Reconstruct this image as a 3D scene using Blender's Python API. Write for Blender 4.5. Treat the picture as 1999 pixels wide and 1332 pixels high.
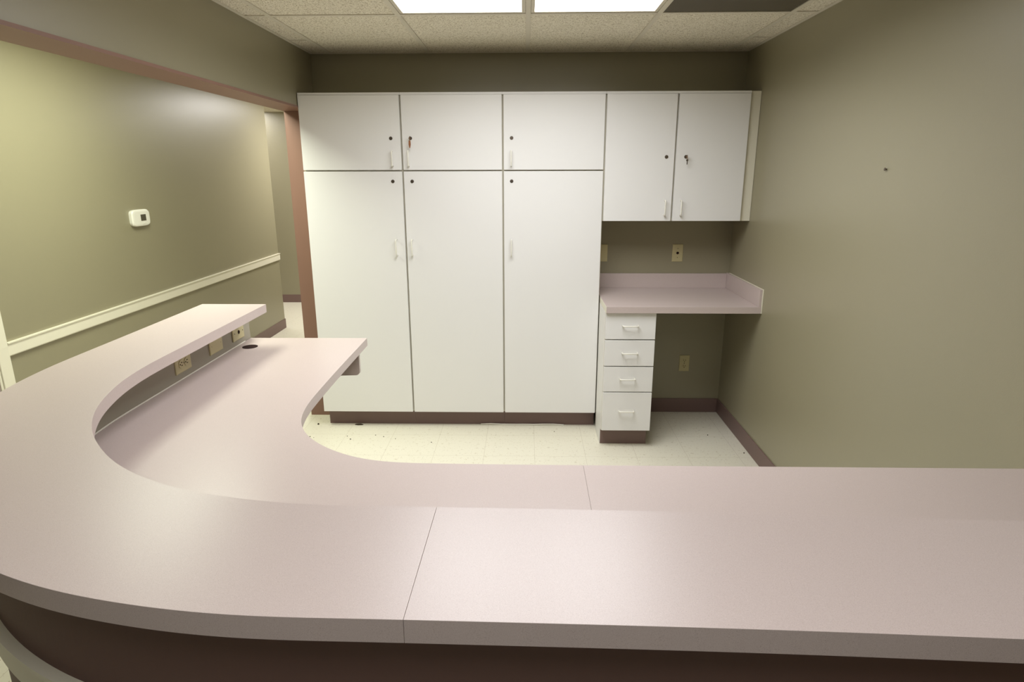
import bpy, bmesh, math, random
from mathutils import Vector, Matrix
random.seed(4)
C = bpy.context.scene.collection
for o in list(bpy.data.objects):
    bpy.data.objects.remove(o)
S = bpy.context.scene

# ---------------------------------------------------------------- camera
CAM_Z = 1.648
YAW, PITCH, ROLL, FPX = -0.0225, -0.2644, 0.0022, 1220.1
cy, sy = math.cos(YAW), math.sin(YAW)
cp, sp = math.cos(PITCH), math.sin(PITCH)
cr, sr = math.cos(ROLL), math.sin(ROLL)
F = Vector((cp*sy, cp*cy, sp))
R0 = Vector((cy, -sy, 0)); U0 = Vector((-sp*sy, -sp*cy, cp))
RR = cr*R0 - sr*U0; UU = sr*R0 + cr*U0
cam_d = bpy.data.cameras.new('camera'); cam = bpy.data.objects.new('camera', cam_d); C.objects.link(cam)
M = Matrix((RR, UU, -F)).transposed().to_4x4(); M.translation = (0, 0, CAM_Z)
cam.matrix_world = M
cam_d.sensor_width = 36; cam_d.lens = FPX*36/1999; cam_d.clip_start = .02
S.camera = cam

# ---------------------------------------------------------------- world and exposure
w = bpy.data.worlds.new('world'); S.world = w; w.use_nodes = True
w.node_tree.nodes['Background'].inputs[0].default_value = (.9, .95, 1, 1)
w.node_tree.nodes['Background'].inputs[1].default_value = .02
vs = S.view_settings
vs.view_transform = 'Standard'; vs.look = 'None'; vs.gamma = 1; vs.use_curve_mapping = False
vs.exposure = 0.0

# each troffer has a glowing lens and, in its opening, an area lamp whose spread is that of a prismatic lens
ROOM_LAMP, HALL_LAMP, LOBBY_LAMP = 1.6, 2.0, .6      # lens glow
ROOM_W, HALL_W, FAR_W, CORR_FILL_W, LOBBY_W = 17, 36, 40, 18, 6                  # area lamp watts
SPREAD = 162

# ---------------------------------------------------------------- materials
def mat(name, col, rough=.5, spec=.5, metal=0, speck=None, bump=None, emit=None, var=0):
    m = bpy.data.materials.new(name); m.use_nodes = True
    nt = m.node_tree; b = nt.nodes['Principled BSDF']
    b.inputs['Base Color'].default_value = (*col, 1)
    b.inputs['Roughness'].default_value = rough
    b.inputs['Specular IOR Level'].default_value = spec
    b.inputs['Metallic'].default_value = metal
    if emit:
        b.inputs['Emission Color'].default_value = (*emit[0], 1)
        b.inputs['Emission Strength'].default_value = emit[1]
    tc = nt.nodes.new('ShaderNodeTexCoord')
    src = None
    if speck:      # list of (scale, threshold lo, hi, colour)
        cur = None
        for (sc, lo, hi, c) in speck:
            n = nt.nodes.new('ShaderNodeTexNoise'); n.inputs['Scale'].default_value = sc
            n.inputs['Detail'].default_value = 2
            nt.links.new(tc.outputs['Object'], n.inputs['Vector'])
            r = nt.nodes.new('ShaderNodeMapRange'); r.inputs[1].default_value = lo; r.inputs[2].default_value = hi
            nt.links.new(n.outputs[0], r.inputs[0])
            mx = nt.nodes.new('ShaderNodeMix'); mx.data_type = 'RGBA'
            nt.links.new(r.outputs[0], mx.inputs[0])
            if cur is None: mx.inputs[6].default_value = (*col, 1)
            else: nt.links.new(cur, mx.inputs[6])
            mx.inputs[7].default_value = (*c, 1)
            cur = mx.outputs[2]
        src = cur
        nt.links.new(cur, b.inputs['Base Color'])
    if bump:
        n = nt.nodes.new('ShaderNodeTexNoise'); n.inputs['Scale'].default_value = bump[0]; n.inputs['Detail'].default_value = 4
        nt.links.new(tc.outputs['Object'], n.inputs['Vector'])
        bp = nt.nodes.new('ShaderNodeBump'); bp.inputs['Strength'].default_value = bump[1]; bp.inputs['Distance'].default_value = .002
        nt.links.new(n.outputs[0], bp.inputs['Height']); nt.links.new(bp.outputs[0], b.inputs['Normal'])
    m['src'] = 1 if src else 0
    return m

WALL = mat('olive_wall_paint', (.290, .264, .172), .37, .9, bump=(260, .10))
WALL_TAUPE = mat('taupe_wall_paint', (.33, .30, .235), .5, .4, bump=(260, .10))
MAUVE_WALL = mat('mauve_wall_paint', (.165, .09, .075), .55, .4, bump=(260, .10))
MAUVE_TRIM = mat('mauve_trim_paint', (.26, .148, .112), .45, .4)
BASE = mat('mauve_vinyl_base', (.185, .118, .104), .45, .5)
CREAM = mat('cream_trim_paint', (.78, .745, .61), .4, .5)
LAM = mat('mauve_speckled_laminate', (.55, .462, .435), .34, .5,
          speck=[(900, .56, .66, (.44, .355, .33)), (700, .62, .72, (.62, .54, .51))])
WHITE = mat('white_melamine', (.80, .79, .77), .45, .5)
GAP = mat('cream_edge_banding', (.62, .58, .46), .5, .4)
PULL = mat('cream_plastic_pull', (.80, .78, .70), .35, .5)
METAL = mat('dark_nickel_lock', (.16, .13, .10), .35, .5, metal=.8)
KEYM = mat('brass_key', (.25, .15, .08), .4, .5, metal=.7)
TAG = mat('copper_tag', (.30, .12, .05), .5, .5)
IVORY = mat('ivory_plastic', (.56, .50, .28), .4, .5)
DARK = mat('dark_recess', (.03, .016, .014), .9, .1)
SCREEN = mat('thermostat_screen', (.075, .065, .045), .3, .5)
TSTAT = mat('thermostat_white', (.84, .82, .74), .4, .5)
GREY = mat('dull_grey_panel', (.105, .090, .062), .6, .3, bump=(80, .1))
TEE = mat('white_tee_bar', (.70, .65, .54), .5, .4)
DOORM = mat('mauve_grey_door', (.40, .32, .28), .5, .4)
CHIP = mat('dark_debris', (.05, .035, .02), .8, .2)
CAULK = mat('pale_glue', (.80, .77, .68), .5, .4)
TILE = mat('fissured_ceiling_tile', (.84, .79, .67), .9, .1,
           speck=[(190, .54, .62, (.46, .40, .28)), (75, .62, .68, (.42, .36, .25))], bump=(150, .8))
def lamp_mat(name, col, st):
    return mat(name, (.8, .8, .8), .4, .5, emit=(col, st))
LENS_ROOM = lamp_mat('room_lamp_lens', (1, .965, .93), ROOM_LAMP)
LENS_HALL = lamp_mat('hall_lamp_lens', (1, .97, .80), HALL_LAMP)
LENS_FAR = lamp_mat('far_lamp_lens', (1, .97, .95), HALL_LAMP)
LENS_LOBBY = lamp_mat('lobby_lamp_lens', (1, .93, .85), LOBBY_LAMP)

# vinyl floor tile: speckle plus thin seams on a 12 inch grid
VCT = mat('speckled_vinyl_tile', (.76, .725, .60), .32, .5,
          speck=[(45, .62, .72, (.62, .57, .44)), (130, .66, .72, (.42, .36, .25)), (75, .72, .76, (.30, .24, .17))])
def add_seams(m, ox, oy, size):
    nt = m.node_tree; b = nt.nodes['Principled BSDF']
    tc = nt.nodes.new('ShaderNodeTexCoord'); sx = nt.nodes.new('ShaderNodeSeparateXYZ')
    nt.links.new(tc.outputs['Object'], sx.inputs[0])
    outs = []
    for k, off in ((0, ox), (1, oy)):
        a = nt.nodes.new('ShaderNodeMath'); a.operation = 'SUBTRACT'; a.inputs[1].default_value = off - 100*size
        nt.links.new(sx.outputs[k], a.inputs[0])
        d = nt.nodes.new('ShaderNodeMath'); d.operation = 'MODULO'; d.inputs[1].default_value = size
        nt.links.new(a.outputs[0], d.inputs[0])
        c = nt.nodes.new('ShaderNodeMath'); c.operation = 'LESS_THAN'; c.inputs[1].default_value = .0022
        nt.links.new(d.outputs[0], c.inputs[0]); outs.append(c)
    mx = nt.nodes.new('ShaderNodeMath'); mx.operation = 'MAXIMUM'
    nt.links.new(outs[0].outputs[0], mx.inputs[0]); nt.links.new(outs[1].outputs[0], mx.inputs[1])
    sc = nt.nodes.new('ShaderNodeMath'); sc.operation = 'MULTIPLY'; sc.inputs[1].default_value = .45
    nt.links.new(mx.outputs[0], sc.inputs[0])
    mix = nt.nodes.new('ShaderNodeMix'); mix.data_type = 'RGBA'
    l = b.inputs['Base Color'].links[0]; src = l.from_socket
    nt.links.new(sc.outputs[0], mix.inputs[0]); nt.links.new(src, mix.inputs[6])
    mix.inputs[7].default_value = (.40, .33, .24, 1)
    nt.links.new(mix.outputs[2], b.inputs['Base Color'])
add_seams(VCT, -.249, 4.05, .3048)

# ---------------------------------------------------------------- mesh helpers
def bx(bm, x0, x1, y0, y1, z0, z1):
    v = [bm.verts.new(p) for p in ((x0,y0,z0),(x1,y0,z0),(x1,y1,z0),(x0,y1,z0),(x0,y0,z1),(x1,y0,z1),(x1,y1,z1),(x0,y1,z1))]
    for f in ((3,2,1,0),(4,5,6,7),(0,1,5,4),(1,2,6,5),(2,3,7,6),(3,0,4,7)):
        bm.faces.new([v[i] for i in f])
def prism(bm, pts, z0, z1):
    a = [bm.verts.new((x, y, z0)) for x, y in pts]; b = [bm.verts.new((x, y, z1)) for x, y in pts]
    n = len(pts)
    bm.faces.new(a[::-1]); bm.faces.new(b)
    for i in range(n): bm.faces.new((a[i], a[(i+1) % n], b[(i+1) % n], b[i]))
def strip(bm, A, B, z0, z1):
    """solid between two equally long plan polylines A and B"""
    rows = [[bm.verts.new((*A[i], z0)), bm.verts.new((*B[i], z0)), bm.verts.new((*B[i], z1)), bm.verts.new((*A[i], z1))] for i in range(len(A))]
    for i in range(len(A)-1):
        for k in range(4):
            bm.faces.new((rows[i][k], rows[i+1][k], rows[i+1][(k+1) % 4], rows[i][(k+1) % 4]))
    bm.faces.new(rows[0]); bm.faces.new(rows[-1][::-1])
def tube(bm, pts, r, seg=8, flat=1.0):
    pts = [Vector(p) for p in pts]; rings = []
    up = None
    for i, p in enumerate(pts):
        t = (pts[min(i+1, len(pts)-1)] - pts[max(i-1, 0)]).normalized()
        if up is None:
            a = Vector((0,0,1)) if abs(t.z) < .9 else Vector((1,0,0))
            up = (a - t*a.dot(t)).normalized()
        else: up = (up - t*up.dot(t)).normalized()
        s = t.cross(up)
        rings.append([bm.verts.new(p + up*r*math.cos(2*math.pi*k/seg) + s*r*flat*math.sin(2*math.pi*k/seg)) for k in range(seg)])
    for i in range(len(pts)-1):
        for k in range(seg):
            bm.faces.new((rings[i][k], rings[i][(k+1) % seg], rings[i+1][(k+1) % seg], rings[i+1][k]))
    bm.faces.new(rings[0][::-1]); bm.faces.new(rings[-1])
def cyl(bm, c, axis, r, h, seg=24, r2=None):
    c = Vector(c); axis = Vector(axis).normalized()
    a = Vector((0,0,1)) if abs(axis.z) < .9 else Vector((1,0,0))
    u = (a - axis*a.dot(axis)).normalized(); s = axis.cross(u); r2 = r if r2 is None else r2
    A = [bm.verts.new(c + (u*math.cos(2*math.pi*k/seg) + s*math.sin(2*math.pi*k/seg))*r) for k in range(seg)]
    B = [bm.verts.new(c + axis*h + (u*math.cos(2*math.pi*k/seg) + s*math.sin(2*math.pi*k/seg))*r2) for k in range(seg)]
    for k in range(seg): bm.faces.new((A[k], A[(k+1) % seg], B[(k+1) % seg], B[k]))
    bm.faces.new(A[::-1]); bm.faces.new(B)
def obj(name, bm, m, parent=None, bevel=0, smooth=False, origin=None):
    if origin is not None: bmesh.ops.translate(bm, verts=bm.verts, vec=-Vector(origin))
    bmesh.ops.recalc_face_normals(bm, faces=bm.faces)
    me = bpy.data.meshes.new(name); bm.to_mesh(me); bm.free()
    o = bpy.data.objects.new(name, me); C.objects.link(o); me.materials.append(m)
    if origin is not None: o.location = origin
    if parent is not None: o.parent = parent
    if smooth:
        for p in me.polygons: p.use_smooth = True
    if bevel:
        md = o.modifiers.new('bevel', 'BEVEL'); md.width = bevel; md.segments = 2; md.limit_method = 'ANGLE'
    return o
def box(name, x0, x1, y0, y1, z0, z1, m, parent=None, bevel=0):
    bm = bmesh.new(); bx(bm, x0, x1, y0, y1, z0, z1); return obj(name, bm, m, parent, bevel)
def struct(o): o['kind'] = 'structure'; return o
def thing(name, label, cat, loc=(0,0,0), group=None):
    o = bpy.data.objects.new(name, None); C.objects.link(o); o.location = loc
    o.empty_display_size = .1
    return tag(o, label, cat, group)
def tag(o, label, cat, group=None):
    o['label'] = label; o['category'] = cat
    if group: o['group'] = group
    return o

# ---------------------------------------------------------------- dimensions
XR, XL, XLO, YB, ZC = 1.358, -1.343, -1.500, 4.182, 2.356
ZH = 2.026                      # underside of the header
YF = 3.865                      # front plane of tall and wall cabinets
XH, YH = -2.637, 6.615          # far wall of the hall and where it ends
YFAR = 8.0
YLOB = -3.2                     # wall behind the camera
ZU, ZL, TH = 1.060, .867, .038  # ledge, work surface, laminate thickness
G = .6096

# ---------------------------------------------------------------- structure
struct(box('floor', -5.2, XR+.12, YLOB-.12, YFAR+.12, -.05, 0, VCT))
struct(box('wall_back', XLO, XR+.12, YB, YB+.12, 0, ZC+.1, WALL))
struct(box('wall_right', XR, XR+.12, YLOB, YB, 0, ZC+.1, WALL))
struct(box('wall_left', XH-.12, XH, YLOB, YH, 0, ZC+.1, WALL))
struct(box('wall_far', -5.2, XLO+.12, YFAR, YFAR+.12, 0, ZC+.1, WALL))
struct(box('wall_corridor_side', -5.2, -5.08, YH, YFAR, 0, ZC+.1, WALL))
struct(box('wall_corridor_front', -5.2, XH-.12, YH-.12, YH, 0, ZC+.1, WALL))
struct(box('wall_hall_right', XLO, XLO+.12, YB+.12, YFAR, 0, ZC+.1, WALL))
struct(box('wall_front', XH, XR, YLOB-.12, YLOB, 0, ZC+.1, WALL))
# header over the opening
struct(box('wall_header_left', XLO, XL, YLOB, YB-.002, ZH, ZC+.1, WALL))
struct(box('wall_stub', XLO, XL, 4.092, YB-.001, 0, ZH-.012, WALL))
# painted liners of the opening
struct(box('trim_1', XLO-.004, XL+.003, YLOB, YB-.004, ZH-.012, ZH, MAUVE_TRIM))
struct(box('trim_2', XLO-.004, XL+.001, 4.080, 4.092, 0, ZH-.0125, MAUVE_TRIM))
# chair rail on the hall wall
bm = bmesh.new()
prof = [(0, .746), (.012, .746), (.016, .752), (.016, .806), (.022, .812), (.022, .817), (0, .817)]
a = [bm.verts.new((XH+x, 2.991, z)) for x, z in prof]; b = [bm.verts.new((XH+x, YH, z)) for x, z in prof]
for i in range(len(prof)): bm.faces.new((a[i], a[(i+1) % 7], b[(i+1) % 7], b[i]))
bm.faces.new(a[::-1]); bm.faces.new(b)
struct(obj('trim_3', bm, CREAM))
# door with casing at the far left
dz = 2.03
bm = bmesh.new()
bx(bm, XH, XH+.018, 2.921, 2.991, 0, dz+.07); bx(bm, XH, XH+.018, 2.02, 2.09, 0, dz+.07); bx(bm, XH, XH+.018, 2.09, 2.921, dz, dz+.07)
bx(bm, XH, XH+.012, 2.905, 2.921, 0, dz); bx(bm, XH, XH+.012, 2.09, 2.106, 0, dz)
struct(obj('trim_4', bm, CREAM, bevel=.003))
d = struct(box('door_1', XH+.001, XH+.008, 2.108, 2.903, .01, dz-.003, DOORM))
bm = bmesh.new(); cyl(bm, (XH+.008, 2.17, .95), (1,0,0), .028, .008); cyl(bm, (XH+.016, 2.17, .95), (1,0,0), .012, .03); cyl(bm, (XH+.046, 2.17, .95), (1,0,0), .026, .022, r2=.02)
obj('door_knob', bm, METAL, d, smooth=False)
# baseboards (vinyl cove base)
def base(name, x0, x1, y0, y1): struct(box(name, x0, x1, y0, y1, 0, .1016, BASE, bevel=.002))
base('baseboard_right', XR-.007, XR, YLOB, YB)
base('baseboard_back', .760, XR-.0071, YB-.007, YB)
base('baseboard_left', XH, XH+.007, 2.992, YH)
base('baseboard_left_near', XH, XH+.007, YLOB, 2.019)
base('baseboard_front', XH+.0071, XR-.0071, YLOB, YLOB+.007)
base('baseboard_corridor', XH-.12, XH+.007, YH, YH+.007)
base('baseboard_far', -5.08, XLO, YFAR-.007, YFAR)
base('baseboard_hall_right', XLO-.007, XLO, YB+.12, YFAR-.0071)

# ---------------------------------------------------------------- ceilings on a tee grid
def ceiling(name, x0, x1, y0, y1, gx, gy, skip=(), dx=G, dy=2*G, extra=()):
    xs = [x0] + [gx + k*dx for k in range(-40, 41) if x0+.02 < gx + k*dx < x1-.02] + [x1]
    ys = [y0] + [gy + k*dy for k in range(-20, 21) if y0+.02 < gy + k*dy < y1-.02] + [y1]
    bm = bmesh.new(); tb = bmesh.new(); hw = .0119
    for i in range(len(xs)-1):
        for j in range(len(ys)-1):
            cx, cyy = (xs[i]+xs[i+1])/2, (ys[j]+ys[j+1])/2
            if any(abs(cx-sx) < .2 and abs(cyy-syy) < .5 for sx, syy in skip): continue
            bx(bm, xs[i]+.002, xs[i+1]-.002, ys[j]+.002, ys[j+1]-.002, ZC+.004, ZC+.02)
    bx(bm, x0, x1, y0, y1, ZC+.12, ZC+.14)
    c = struct(obj(name, bm, TILE))
    for x in xs[1:-1]:
        bx(tb, x-hw, x+hw, y0, y1, ZC, ZC+.0035)
    for j, y in enumerate(ys[1:-1]):
        for i in range(len(xs)-1):
            bx(tb, xs[i]+(hw if i else 0)+.0004, xs[i+1]-(hw if i < len(xs)-2 else 0)-.0004, y-hw, y+hw, ZC+.0004, ZC+.0035)
    for (ex0, ex1, ey) in extra:
        bx(tb, ex0, ex1, ey-.004, ey+.004, ZC+.001, ZC+.0035)
    # wall angle round the rim
    for r in ((x0, x1, y0, y0+.02), (x0, x1, y1-.02, y1), (x0, x0+.02, y0+.02, y1-.02), (x1-.02, x1, y0+.02, y1-.02)):
        bx(tb, *r, ZC+.0006, ZC+.0034)
    obj('ceiling_grid', tb, TEE, c)
    return c
GX, GY = .0068, 3.210
LY = GY - G                      # middle of the troffer row
ceiling('ceiling', XL, XR, YLOB, YB, GX, GY, skip=[(GX-G/2, LY), (GX+G/2, LY), (GX+1.5*G, LY), (GX-.5*G, LY-4*G), (GX+.5*G, LY-4*G)], extra=[(GX+2*G+.013, XR-.021, 3.774), (XL+.021, GX-2*G-.013, 3.774)])
ceiling('ceiling_hall', XH, XLO, YLOB, YFAR, -2.135, 3.81, skip=[(-1.83, 3.2), (-1.83, 6.858)])
ceiling('ceiling_corridor', -5.08, XH-.001, YH, YFAR, -3.2, 6.85, skip=[(-3.505, 7.46)])

def troffer(cx, cyy, m, label, watts, col):
    t = thing('ceiling_light', label, 'ceiling light', (cx, cyy, ZC))
    w2, l2 = G/2-.013, G-.013
    bm = bmesh.new(); f = .016
    for r in ((-w2, w2, -l2, -l2+f), (-w2, w2, l2-f, l2), (-w2, -w2+f, -l2+f, l2-f), (w2-f, w2, -l2+f, l2-f)):
        bx(bm, *r, .0038, .012)
    bx(bm, -w2, w2, -l2, l2, .085, .09)
    for r in ((-w2, -w2+.004, -l2, l2), (w2-.004, w2, -l2, l2), (-w2, w2, -l2, -l2+.004), (-w2, w2, l2-.004, l2)): bx(bm, *r, .012, .085)
    obj('frame', bm, TEE, t)
    bm = bmesh.new(); bx(bm, -w2+f-.004, w2-f+.004, -l2+f-.004, l2-f+.004, .0125, .0165)
    obj('lens', bm, m, t)
    ld = bpy.data.lights.new('lamp_tubes', 'AREA'); ld.shape = 'RECTANGLE'; ld.size = 2*(w2-f); ld.size_y = 2*(l2-f)
    ld.energy = watts; ld.color = col; ld.spread = math.radians({LENS_HALL.name: 180, LENS_FAR.name: 180, LENS_LOBBY.name: 145}.get(m.name, SPREAD))
    lo = bpy.data.objects.new('lamp_tubes', ld); C.objects.link(lo); lo.parent = t; lo.location = (0, 0, .0115)
RC, HC, FC = (.955, .97, 1), (.94, 1, .83), (1, .97, .95)
troffer(GX-G/2, LY, LENS_ROOM, 'lit rectangular ceiling light, left of the two side by side', ROOM_W, RC)
troffer(GX+G/2, LY, LENS_ROOM, 'lit rectangular ceiling light, right of the two, beside the dark grey panel', ROOM_W, RC)
troffer(-1.8302, 3.2004, LENS_HALL, 'lit ceiling light in the hall ceiling nearest the thermostat wall', HALL_W, HC)
troffer(-1.8302, 6.8580, LENS_FAR, 'lit ceiling light at the far end of the hall ceiling', FAR_W, FC)
troffer(-3.5048, 7.4596, LENS_FAR, 'added unseen fill light in the cross corridor ceiling behind the hall wall', CORR_FILL_W, FC)  # unseen fixture added to brighten the far wall without lighting the hall wall
troffer(GX-.5*G, LY-4*G, LENS_LOBBY, 'ceiling light over the near edge of the counter, left one', LOBBY_W, RC)
troffer(GX+.5*G, LY-4*G, LENS_LOBBY, 'ceiling light over the near edge of the counter, right one', LOBBY_W, RC)
bm = bmesh.new(); bx(bm, GX+G+.013, GX+2*G-.013, GY-2*G+.013, GY-.013, ZC+.0038, ZC+.012)
tag(obj('ceiling_panel', bm, GREY), 'flat dark grey ceiling panel to the right of the two lit ceiling lights', 'ceiling panel')

# ---------------------------------------------------------------- reception counter plan
def catmull(P, n=10):
    P = [Vector(p) for p in P]; out = []
    for i in range(len(P)-1):
        p0 = P[i-1] if i else P[0]*2-P[1]; p1, p2 = P[i], P[i+1]; p3 = P[i+2] if i+2 < len(P) else P[-1]*2-P[-2]
        for k in range(n):
            t = k/n
            out.append(.5*((2*p1)+(p2-p0)*t+(2*p0-5*p1+4*p2-p3)*t*t+(3*p1-p0-3*p2+p3)*t**3))
    out.append(P[-1]); return out
def resample(P, step):
    L = [0]
    for i in range(1, len(P)): L.append(L[-1] + (P[i]-P[i-1]).length)
    n = max(2, int(L[-1]/step)); out = []; j = 0
    for k in range(n+1):
        s = L[-1]*k/n
        while j < len(L)-2 and L[j+1] < s: j += 1
        t = (s-L[j])/max(1e-9, L[j+1]-L[j]); out.append(P[j].lerp(P[j+1], min(1, t)))
    return out
def smooth(P, it):
    for _ in range(it):
        P = [P[0]] + [(P[i-1]+P[i]*2+P[i+1])/4 for i in range(1, len(P)-1)] + [P[-1]]
    return P
INNER = [(XR-.001, .968), (.867, .986), (.343, 1.005), (-.167, 1.015), (-.33, 1.017), (-.43, 1.023), (-.53, 1.038), (-.624, 1.060), (-.705, 1.090),
         (-.782, 1.129), (-.856, 1.178), (-.925, 1.238), (-1.003, 1.321), (-1.052, 1.388), (-1.093, 1.458), (-1.128, 1.535), (-1.155, 1.616),
         (-1.178, 1.705), (-1.191, 1.796), (-1.198, 1.903), (-1.199, 2.229), (-1.201, 2.808)]
IN = smooth(resample(catmull(INNER), .015), 12)
def offset(P, d):
    out = []
    for i in range(len(P)):
        t = (P[min(i+1, len(P)-1)] - P[max(i-1, 0)]).normalized()
        out.append(P[i] + Vector((-t.y, t.x))*-d if False else P[i] + Vector((-t.y, t.x))*d)
    return out
# travelling right -> left -> back; outside of the counter is on the left hand (+normal points to -y on the front run)
W_L = .297
OUT = offset(IN, W_L)
def clampx(P):
    return [Vector((min(p.x, XR-.001), p.y)) for p in P]
def cut(P, f): return [p for p in P if f(p)]
i_seam = min(range(len(IN)), key=lambda i: (IN[i]-Vector((-.167, 1.015))).length)
ledge = thing('transaction_ledge', 'raised mauve laminate transaction ledge curving along the top of the reception wall', 'counter', (-.17, .87, ZU-TH))
def ledge_panel(a, b, ea, eb):
    A = [p.copy() for p in clampx(IN[a:b])]; B = [p.copy() for p in clampx(OUT[a:b])]
    for L in (A, B):
        if ea: L[0] += (L[1]-L[0]).normalized()*ea*.4
        if eb: L[-1] += (L[-2]-L[-1]).normalized()*eb*.4
    bm = bmesh.new(); strip(bm, A, B, ZU-TH, ZU)
    bmesh.ops.translate(bm, verts=bm.verts, vec=(.17, -.87, -(ZU-TH)))
    obj('ledge_panel', bm, LAM, ledge, bevel=.0004)
ledge_panel(0, i_seam+1, 0, .0006)
ledge_panel(i_seam, len(IN), .0006, 0)

# reception (knee) wall under the ledge
K0, K1 = .143, .236
KEXT = IN + [Vector((-1.2012, 2.86)), Vector((-1.2012, 2.925))]
KI, KO = clampx(offset(KEXT, K0)), clampx(offset(KEXT, K1))
KM = clampx(offset(KEXT, (K0+K1)/2))
bm = bmesh.new(); strip(bm, KI, KM, 0, ZU-TH-.0005); struct(obj('wall_reception_inside', bm, WALL_TAUPE))
bm = bmesh.new(); strip(bm, KM, KO, 0, ZU-TH-.0005); struct(obj('wall_reception_outside', bm, MAUVE_WALL))
KR0, KR1, KR2 = KO, clampx(offset(KEXT, K1+.014)), clampx(offset(KEXT, K1+.020))
bm = bmesh.new(); strip(bm, KR0, KR1, .746, .806); strip(bm, KR0, KR2, .806, .818)
struct(obj('trim_5', bm, CREAM))
bm = bmesh.new(); strip(bm, KO, clampx(offset(KEXT, K1+.006)), 0, .1016); struct(obj('baseboard_reception', bm, BASE))

# ---------------------------------------------------------------- lower work surface
BACKE = [(XR-.001, 1.577), (.9, 1.577), (.159, 1.577), (-.213, 1.580), (-.36, 1.586), (-.458, 1.607), (-.541, 1.648), (-.615, 1.705), (-.669, 1.764), (-.707, 1.826),
         (-.735, 1.895), (-.752, 1.979), (-.761, 2.073), (-.766, 2.234), (-.770, 2.481), (-.773, 2.93)]
BE = smooth(resample(catmull(BACKE), .015), 8)
def work_panel(parent, loc, xa, xb):
    """piece of the work surface lying between x = xa and x = xb of the front run (xb None: the rest with the left leg)"""
    bm = bmesh.new()
    ki = [p for p in offset(KEXT, K0-.0008)]
    if xb is None:
        e = [p for p in BE if p.x < xa or p.y > 1.7]; k = [p for p in ki if p.x < xa or p.y > 1.7]
        k = [p for p in k if p.y < 2.925]
        e[0] = Vector((xa, e[0].y)); k[0] = Vector((xa-.003, k[0].y)); k[-1] = Vector((XL+.0008, 2.925)); e[-1] = Vector((e[-1].x, 2.93))
        # resample both to the same count so that the solid is a strip of quads
        e = resample(e, .001); k = resample(k, .001)
        n = 120
        e = [e[int(i*(len(e)-1)/n)] for i in range(n+1)]; k = [k[int(i*(len(k)-1)/n)] for i in range(n+1)]
        strip(bm, e, k, ZL-TH, ZL)
    else:
        kk = [p for p in ki if p.y < 1.0]
        def ky(x):
            for i in range(len(kk)-1):
                if kk[i].x >= x >= kk[i+1].x:
                    return kk[i].lerp(kk[i+1], (kk[i].x-x)/max(1e-9, kk[i].x-kk[i+1].x)).y
            return kk[0].y
        strip(bm, [Vector((xb, 1.577)), Vector((xa, 1.577))], [Vector((xb, ky(xb))), Vector((xa-.003, ky(xa)))], ZL-TH, ZL)
    bmesh.ops.translate(bm, verts=bm.verts, vec=-Vector(loc))
    return obj('surface_panel', bm, LAM, parent, bevel=.0004)
wloc = (-.3, 1.3, ZL-TH)
work = thing('work_surface', 'lower mauve laminate work surface wrapping inside the raised ledge', 'worktop', wloc)
work_panel(work, wloc, .1602, XR-.001)
work_panel(work, wloc, .1598, None)
# cable grommet
bm = bmesh.new()
n = 32
gx, gy = -1.277, 2.763
ring = [[(gx+r*math.cos(2*math.pi*k/n), gy+r*math.sin(2*math.pi*k/n), z) for k in range(n)] for r, z in ((.034, ZL+.0002), (.034, ZL+.0015), (.031, ZL+.0022), (.029, ZL+.0012))]
rv = [[bm.verts.new(p) for p in rr] for rr in ring]
for j in range(3):
    for k in range(n): bm.faces.new((rv[j][k], rv[j][(k+1) % n], rv[j+1][(k+1) % n], rv[j+1][k]))
bm.faces.new(rv[3])
bmesh.ops.translate(bm, verts=bm.verts, vec=-Vector(wloc))
g_ = obj('cable_grommet', bm, DARK, work); g_['label'] = 'dark round cable hole'
# caulk bead where the work surface meets the reception wall
bm = bmesh.new(); tube(bm, [(p.x, p.y, ZL+.001) for p in resample([q for q in offset(KEXT, K0-.0015) if q.x < -.9 and q.y < 2.9], .03)], .0028, 6)
bmesh.ops.translate(bm, verts=bm.verts, vec=-Vector(wloc)); obj('caulk_bead', bm, CAULK, work, smooth=True)
# support bracket under the free end
bm = bmesh.new()
pts = [(XL+.002, ZL-TH-.001), (-.795, ZL-TH-.001)] + [(-.795-.02+.02*math.cos(a_), .705+.02+.02*math.sin(a_)) for a_ in [-k*math.pi/2/6 for k in range(7)]] + [(XL+.002, .690)]
fr = [bm.verts.new((x, 2.84, z)) for x, z in pts]; bk = [bm.verts.new((x, 2.859, z)) for x, z in pts]
bm.faces.new(fr); bm.faces.new(bk[::-1])
for i in range(len(pts)): bm.faces.new((fr[i], fr[(i+1) % len(pts)], bk[(i+1) % len(pts)], bk[i]))
bmesh.ops.translate(bm, verts=bm.verts, vec=-Vector(wloc))
o = obj('support_bracket', bm, LAM, work); o['label'] = 'mauve panel bracket under the free end'

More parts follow.
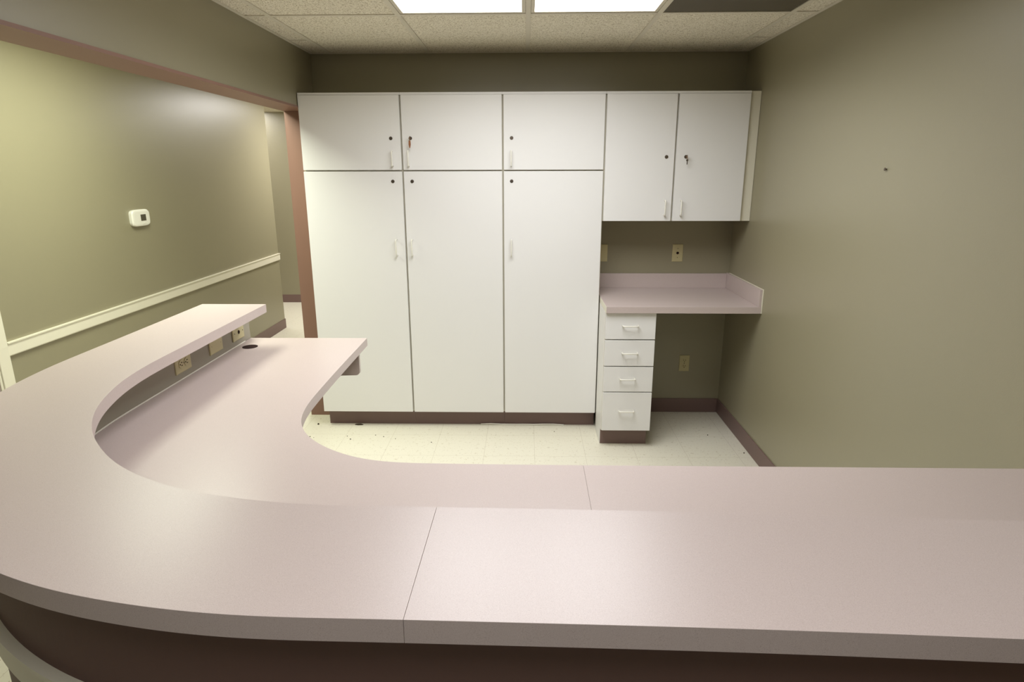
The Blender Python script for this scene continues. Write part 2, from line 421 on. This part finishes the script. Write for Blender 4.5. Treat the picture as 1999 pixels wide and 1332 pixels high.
# ---------------------------------------------------------------- handles, locks, keys
def pull(parent, ctr, length, vertical, out=-.030):
    """bow pull on a face at y = ctr.y, standing out towards -y; child of its door or drawer"""
    x, y, z = ctr; h = length/2; pts = []
    prof = [(-h, .0), (-h, out*.75)] + [(-h+.006-.006*math.cos(a_), out*.75+(out*.25)*math.sin(a_)) for a_ in (.5, 1.0, 1.5)] + \
           [(h-.006+.006*math.cos(a_), out*.75+(out*.25)*math.sin(a_)) for a_ in (1.5, 1.0, .5)] + [(h, out*.75), (h, 0)]
    for a_, d_ in prof:
        pts.append((x, y+d_, z+a_) if vertical else (x+a_, y+d_, z))
    bm = bmesh.new(); tube(bm, pts, .0042, 10)
    return obj('handle', bm, PULL, parent, smooth=True)
def lock(parent, ctr):
    bm = bmesh.new(); x, y, z = ctr
    cyl(bm, (x, y, z), (0,-1,0), .0105, .003, r2=.0095); cyl(bm, (x, y-.003, z), (0,-1,0), .0075, .003, r2=.007)
    bx(bm, x-.0012, x+.0012, y-.0066, y-.005, z-.005, z+.005)
    return obj('lock', bm, METAL, parent)
def key(parent, ctr, tagged):
    x, y, z = ctr; bm = bmesh.new()
    bx(bm, x-.0025, x+.0025, y-.020, y-.005, z-.003, z+.003)
    cyl(bm, (x-.0012, y-.028, z), (1,0,0), .010, .0024)
    tube(bm, [(x+.0, y-.034+.008*math.sin(a_), z-.010-.008*math.cos(a_)) for a_ in [k*math.pi/6 for k in range(13)]], .0008, 6)
    bm2_z = z-.018
    k = obj('key', bm, KEYM, parent)
    if tagged:
        bm = bmesh.new(); pts = [(-.005, 0), (.005, 0), (.006, -.022), (.002, -.042), (-.002, -.042), (-.006, -.022)]
        a_ = [bm.verts.new((x+px, y-.035, bm2_z+pz+.004)) for px, pz in pts]; b_ = [bm.verts.new((x+px+.001, y-.032, bm2_z+pz+.004)) for px, pz in pts]
        bm.faces.new(a_); bm.faces.new(b_[::-1])
        for i in range(6): bm.faces.new((a_[i], a_[(i+1) % 6], b_[(i+1) % 6], b_[i]))
        t_ = obj('key_tag', bm, TAG, parent); t_['label'] = 'copper brown tag hanging from the key'
    else:
        bm = bmesh.new()
        bx(bm, x-.002, x+.003, y-.036, y-.034, bm2_z-.026, bm2_z+.002); cyl(bm, (x, y-.0362, bm2_z-.002), (0,1,0), .006, .0022)
        obj('spare_key', bm, METAL, parent)

DT = .019                        # door thickness
def door(parent, x0, x1, z0, z1, hx, hz, hl, lx, lz, loc, keyed=None):
    d_ = box('door', x0, x1, YF, YF+DT, z0, z1, WHITE, None, bevel=.0012)
    ks = [pull(d_, (hx, YF, hz), hl, True)]
    if lx is not None: lock(d_, (lx, YF, lz))
    if keyed is not None: key(d_, (lx, YF, lz), keyed)
    d_.parent = parent; d_.location = -Vector(loc)
    return d_
ZB, ZS, ZT, ZW = .1119, 1.656, 2.096, 1.3576
GP = .0052
XS = [-1.3392, -.7397, -.1388, .4631]
TALL = [('tall white two-door cabinet at the left end, beside the opening', 'r', None),
        ('middle tall white cabinet, copper-brown key tag hanging from its upper door', 'l', True),
        ('tall white cabinet right of the other two, beside the desk', 'l', None)]
for i in range(3):
    x0, x1 = XS[i], XS[i+1]; lab, side, keyed = TALL[i]
    loc = ((x0+x1)/2, YF+.15, 0)
    t = thing('tall_cabinet', lab, 'cabinet', loc, 'tall cabinets along the back wall')
    bm = bmesh.new(); bx(bm, x0+.0004, x1-.0004, YF+DT+.0015, YB-.001, ZB, ZT)
    bmesh.ops.translate(bm, verts=bm.verts, vec=-Vector(loc)); obj('body', bm, GAP, t)
    bm = bmesh.new(); bx(bm, x0+.0004, x1-.0004, YF+.004, YF+DT+.001, ZT-.013, ZT); bmesh.ops.translate(bm, verts=bm.verts, vec=-Vector(loc))
    obj('top_rail', bm, WHITE, t)
    g0 = GP if i else .001
    hx = {0: -.796, 1: -.699, 2: -.089}[i]; lx = {0: -.802, 1: -.6855, 2: -.087}[i]
    door(t, x0+g0, x1-GP, ZS+.004, ZT-.014, hx, 1.726, .086, lx, 1.841, loc, keyed)
    door(t, x0+g0, x1-GP, ZB, ZS-.004, hx, 1.198, .096, lx, 1.594, loc)
    bm = bmesh.new(); bx(bm, x0+(.014 if i == 0 else .0004), x1-(.004 if i == 2 else .0004), 3.932, 3.945, 0.0005, ZB-.001); bmesh.ops.translate(bm, verts=bm.verts, vec=-Vector(loc))
    obj('toe_kick', bm, BASE, t)

# wall cabinet over the desk
x3, x4, x5 = .4631, .8791, 1.2941
loc = ((x3+XR)/2, YF+.15, ZW)
t = thing('wall_cabinet', 'white two-door wall cabinet hung over the built-in desk', 'cabinet', loc)
bm = bmesh.new(); bx(bm, x3+.0006, x5, YF+DT+.0015, YB-.001, ZW, ZT); bmesh.ops.translate(bm, verts=bm.verts, vec=-Vector(loc)); obj('body', bm, GAP, t)
bm = bmesh.new(); bx(bm, x5+.001, XR-.0015, YF+DT+.002, YF+DT+.02, ZW, ZT); bmesh.ops.translate(bm, verts=bm.verts, vec=-Vector(loc)); obj('filler_strip', bm, CREAM, t)
bm = bmesh.new(); bx(bm, x3+.0006, x5, YF+.004, YF+DT+.001, ZT-.013, ZT); bmesh.ops.translate(bm, verts=bm.verts, vec=-Vector(loc)); obj('top_rail', bm, WHITE, t)
door(t, x3+GP, x4-GP, ZW+.001, ZT-.014, .8325, 1.437, .086, .828, 1.7315, loc)
door(t, x4+GP, x5-.001, ZW+.001, ZT-.014, .9285, 1.437, .086, .942, 1.7315, loc, False)

# ---------------------------------------------------------------- built-in desk
ZD, YD = .8946, 3.5422
XD0, XD1 = .4667, .7605
YU = 3.5629
loc = (.91, 3.85, ZD-.038)
t = thing('desk_top', 'mauve laminate desk top with splash boards in the back right corner', 'desk', loc)
def part(name, b, m, bev=0):
    bm = bmesh.new(); bx(bm, *b); bmesh.ops.translate(bm, verts=bm.verts, vec=-Vector(loc)); return obj(name, bm, m, t, bevel=bev)
part('top_panel', (XD0, XR-.0065, YD, YB-.001, ZD-.038, ZD), LAM, .001)
part('back_splash', (XD0, XR-.0205, YB-.020, YB-.001, ZD+.0003, .991), LAM, .001)
part('side_splash', (XR-.020, XR-.0065, YD+.004, YB-.001, ZD+.0003, .995), LAM, .001)
o = part('edge_strip', (XR-.006, XR-.001, YD-.001, YB-.021, ZD-.038, .997), CREAM); o['label'] = 'pale strip between splash and wall'
o = part('end_strip', (XD0-.0015, XD0-.0002, YD+.001, YF-.001, ZD-.037, ZD-.001), CREAM); o['label'] = 'pale end band of the desk top'

# ---------------------------------------------------------------- drawer unit
loc = ((XD0+XD1)/2, 3.85, 0)
t = thing('drawer_unit', 'narrow white four-drawer base unit under the left of the desk top', 'drawer unit', loc)
ZUt = ZD-.039
bm = bmesh.new()
bx(bm, XD0, XD1, YU+DT+.0015, YB-.001, .112, ZUt-.0005)
bmesh.ops.translate(bm, verts=bm.verts, vec=-Vector(loc)); obj('body', bm, GAP, t)
part('side_panel', (XD0-.0022, XD0-.0002, YU+DT+.003, YF-.0015, .112, ZUt-.0005), WHITE)
part('toe_kick', (XD0+.001, XD1-.008, 3.633, 3.90, .0005, .111), BASE)
part('side_foot', (XD0-.0022, XD0+.0008, 3.634, YF-.0015, .0005, .1115), WHITE)
for z0, z1, hx, hz in ((.6955, ZUt-.003, .6115, .780), (.5315, .6888, .6145, .6145), (.3690, .5247, .6085, .4535), (.1178, .3633, .6105, .250)):
    bm = bmesh.new(); bx(bm, XD0+.0005, XD1-.0005, YU, YU+DT, z0, z1)
    d_ = obj('drawer', bm, WHITE, None, bevel=.0012)
    pull(d_, (hx, YU, hz), .088, False)
    d_.parent = t; d_.location = -Vector(loc)

# ---------------------------------------------------------------- outlets and plates
def plate(name, label, kind, ctr, nrm, horizontal=False, group=None):
    """wall plate built facing +x in local space, local y = width, z = height"""
    t = thing(name, label, 'wall outlet' if kind != 'blank' else 'wall plate', ctr, group)
    hw, hh = (.057, .035) if horizontal else (.035, .057)
    bm = bmesh.new()
    a = [bm.verts.new((.0004, y, z)) for y, z in ((-hw,-hh),(hw,-hh),(hw,hh),(-hw,hh))]
    b = [bm.verts.new((.004, y, z)) for y, z in ((-hw,-hh),(hw,-hh),(hw,hh),(-hw,hh))]
    c = [bm.verts.new((.006, y, z)) for y, z in ((-hw+.004,-hh+.004),(hw-.004,-hh+.004),(hw-.004,hh-.004),(-hw+.004,hh-.004))]
    for p, q in ((a, b), (b, c)):
        for i in range(4): bm.faces.new((p[i], p[(i+1) % 4], q[(i+1) % 4], q[i]))
    bm.faces.new(a[::-1]); bm.faces.new(c)
    obj('plate', bm, IVORY, t)
    if kind == 'duplex':
        for s in (-1, 1):
            bm = bmesh.new(); cyl(bm, (.006, s*.02 if horizontal else 0, 0 if horizontal else s*.02), (1,0,0), .0165, .002, 20)
            r_ = obj('receptacle', bm, IVORY, t)
            bm = bmesh.new()
            for q in (-1, 1):
                yy, zz = (s*.02+.003, q*.006) if horizontal else (q*.006, s*.02+.003)
                bx(bm, .0078, .0086, yy-(.0045 if horizontal else .0013), yy+(.0045 if horizontal else .0013), zz-(.0013 if horizontal else .0045), zz+(.0013 if horizontal else .0045))
            gy_, gz_ = (s*.02-.008, 0) if horizontal else (0, s*.02-.008)
            cyl(bm, (.0078, gy_, gz_), (1,0,0), .0028, .0008, 12)
            obj('slots', bm, DARK, r_)
        bm = bmesh.new(); cyl(bm, (.006, 0, 0), (1,0,0), .003, .001, 12); obj('screw', bm, METAL, t)
    elif kind == 'jack':
        bm = bmesh.new(); cyl(bm, (.006, 0, 0), (1,0,0), .009, .002, 16, .008); obj('jack', bm, DARK, t)
        for s in (-1, 1):
            bm = bmesh.new(); cyl(bm, (.006, s*.041 if horizontal else 0, 0 if horizontal else s*.03), (1,0,0), .0028, .001, 12)
            obj('screw', bm, METAL, t)
    else:
        for s in (-1, 1):
            bm = bmesh.new(); cyl(bm, (.006, s*.041 if horizontal else 0, 0 if horizontal else s*.03), (1,0,0), .0028, .001, 12)
            obj('screw', bm, IVORY, t)
    t.rotation_euler = (0, 0, math.atan2(nrm[1], nrm[0]))
    return t
zk = .895+.035
plate('wall_outlet', 'ivory power outlet on its side under the ledge, nearest the curve', 'duplex', (XL, 2.309, zk), (1,0), True)
plate('wall_plate', 'blank ivory plate under the ledge between two outlets', 'blank', (XL, 2.578, zk), (1,0), True)
plate('phone_jack', 'ivory jack plate under the ledge beside the dark cable hole', 'jack', (XL, 2.794, zk), (1,0), True)
plate('phone_jack', 'ivory jack plate on the back wall above the desk top', 'jack', (1.006, YB, 1.126), (0,-1))
plate('wall_plate', 'ivory plate above the desk, half hidden behind the tall cabinet', 'blank', (.507, YB, 1.126), (0,-1))
plate('wall_outlet', 'ivory power outlet low on the back wall in the desk kneehole', 'duplex', (1.103, YB, .361), (0,-1))

# ---------------------------------------------------------------- thermostat
t = thing('thermostat', 'small white square thermostat with dark screen on the hall wall', 'thermostat', (XH, 4.262, 1.352))
def superell(r_y, r_z, x, n=32, e=5):
    out = []
    for k in range(n):
        a_ = 2*math.pi*k/n; c_, s_ = math.cos(a_), math.sin(a_)
        out.append((x, r_y*math.copysign(abs(c_)**(2/e), c_), r_z*math.copysign(abs(s_)**(2/e), s_)))
    return out
bm = bmesh.new(); R_ = [superell(*q) for q in ((.098, .054, .0005), (.100, .056, .018), (.094, .051, .026), (.078, .042, .028))]
rv = [[bm.verts.new(p) for p in r_] for r_ in R_]
for j in range(3):
    for k in range(32): bm.faces.new((rv[j][k], rv[j][(k+1) % 32], rv[j+1][(k+1) % 32], rv[j+1][k]))
bm.faces.new(rv[0][::-1]); bm.faces.new(rv[3])
obj('body', bm, TSTAT, t)
bm = bmesh.new(); bx(bm, .0281, .0292, -.012, .046, -.020, .022); obj('screen', bm, SCREEN, t)
bm = bmesh.new(); bx(bm, .0281, .030, .010, .040, -.038, -.031); obj('button', bm, TSTAT, t)

# nail in the right wall
bm = bmesh.new(); cyl(bm, (XR+.004, 2.473, 1.654), (-1,0,.05), .003, .010, 10); cyl(bm, (XR-.006, 2.473, 1.6545), (-1,0,.05), .006, .0018, 12)
tag(obj('nail', bm, METAL), 'small dark nail sticking out of the bare right wall', 'nail')

# ---------------------------------------------------------------- debris on the floor by the toe kick
def chip(name, x, y, sx, sy, sz, rot, m, label, cat='debris', group='dark crumbs on the floor by the tall cabinets'):
    bm = bmesh.new(); n = 7
    ang = [2*math.pi*k/n + random.uniform(-.25, .25) for k in range(n)]; rad = [random.uniform(.65, 1) for _ in range(n)]
    a_ = [bm.verts.new((math.cos(a)*r*sx, math.sin(a)*r*sy, 0)) for a, r in zip(ang, rad)]
    b_ = [bm.verts.new((math.cos(a)*r*sx*.7, math.sin(a)*r*sy*.7, sz*random.uniform(.7, 1))) for a, r in zip(ang, rad)]
    top = bm.verts.new((0, 0, sz*1.1))
    bm.faces.new(a_[::-1])
    for k in range(n):
        bm.faces.new((a_[k], a_[(k+1) % n], b_[(k+1) % n], b_[k])); bm.faces.new((b_[k], b_[(k+1) % n], top))
    o = obj(name, bm, m); o.location = (x, y, 0); o.rotation_euler = (0, 0, rot)
    return tag(o, label, cat, group)
chip('debris', -1.400, 3.906, .008, .011, .008, .3, CHIP, 'dark crumb on the floor left of the tall cabinet toe kick', group=None)
chip('debris', -1.120, 3.905, .035, .010, .008, 0, CHIP, 'long dark crumb heap against the tall cabinet toe kick', group=None)
L_ = 'small dark crumb on the floor in front of the tall cabinets'
for x, y, s in ((-1.15, 3.715, .006), (-1.117, 3.667, .007), (-.971, 3.734, .006), (-.913, 3.711, .006), (-1.389, 3.703, .006), (-.592, 3.629, .006), (.191, 3.812, .005), (-1.36, 3.69, .004), (-.83, 3.68, .005)):
    chip('debris', x, y, s, s*.7, s*.5, random.uniform(0, 3), CHIP, L_)
chip('debris', 1.18, 3.771, .006, .004, .004, 1, CHIP, 'dark crumb on the shadowed floor in the desk kneehole', group=None)
chip('debris', 1.325, 3.507, .007, .005, .004, 1, CHIP, 'dark crumb on the floor against the right baseboard', group=None)
# loose glue bead at the toe kick
bm = bmesh.new(); tube(bm, [(-.30+.07*k, 3.922+.004*math.sin(k*2.1), .004+.0015*math.sin(k*1.3)) for k in range(9)], .0048, 6)
tag(obj('glue_bead', bm, CAULK, smooth=True), 'thin pale glue bead lying along the tall cabinet toe kick', 'glue bead')
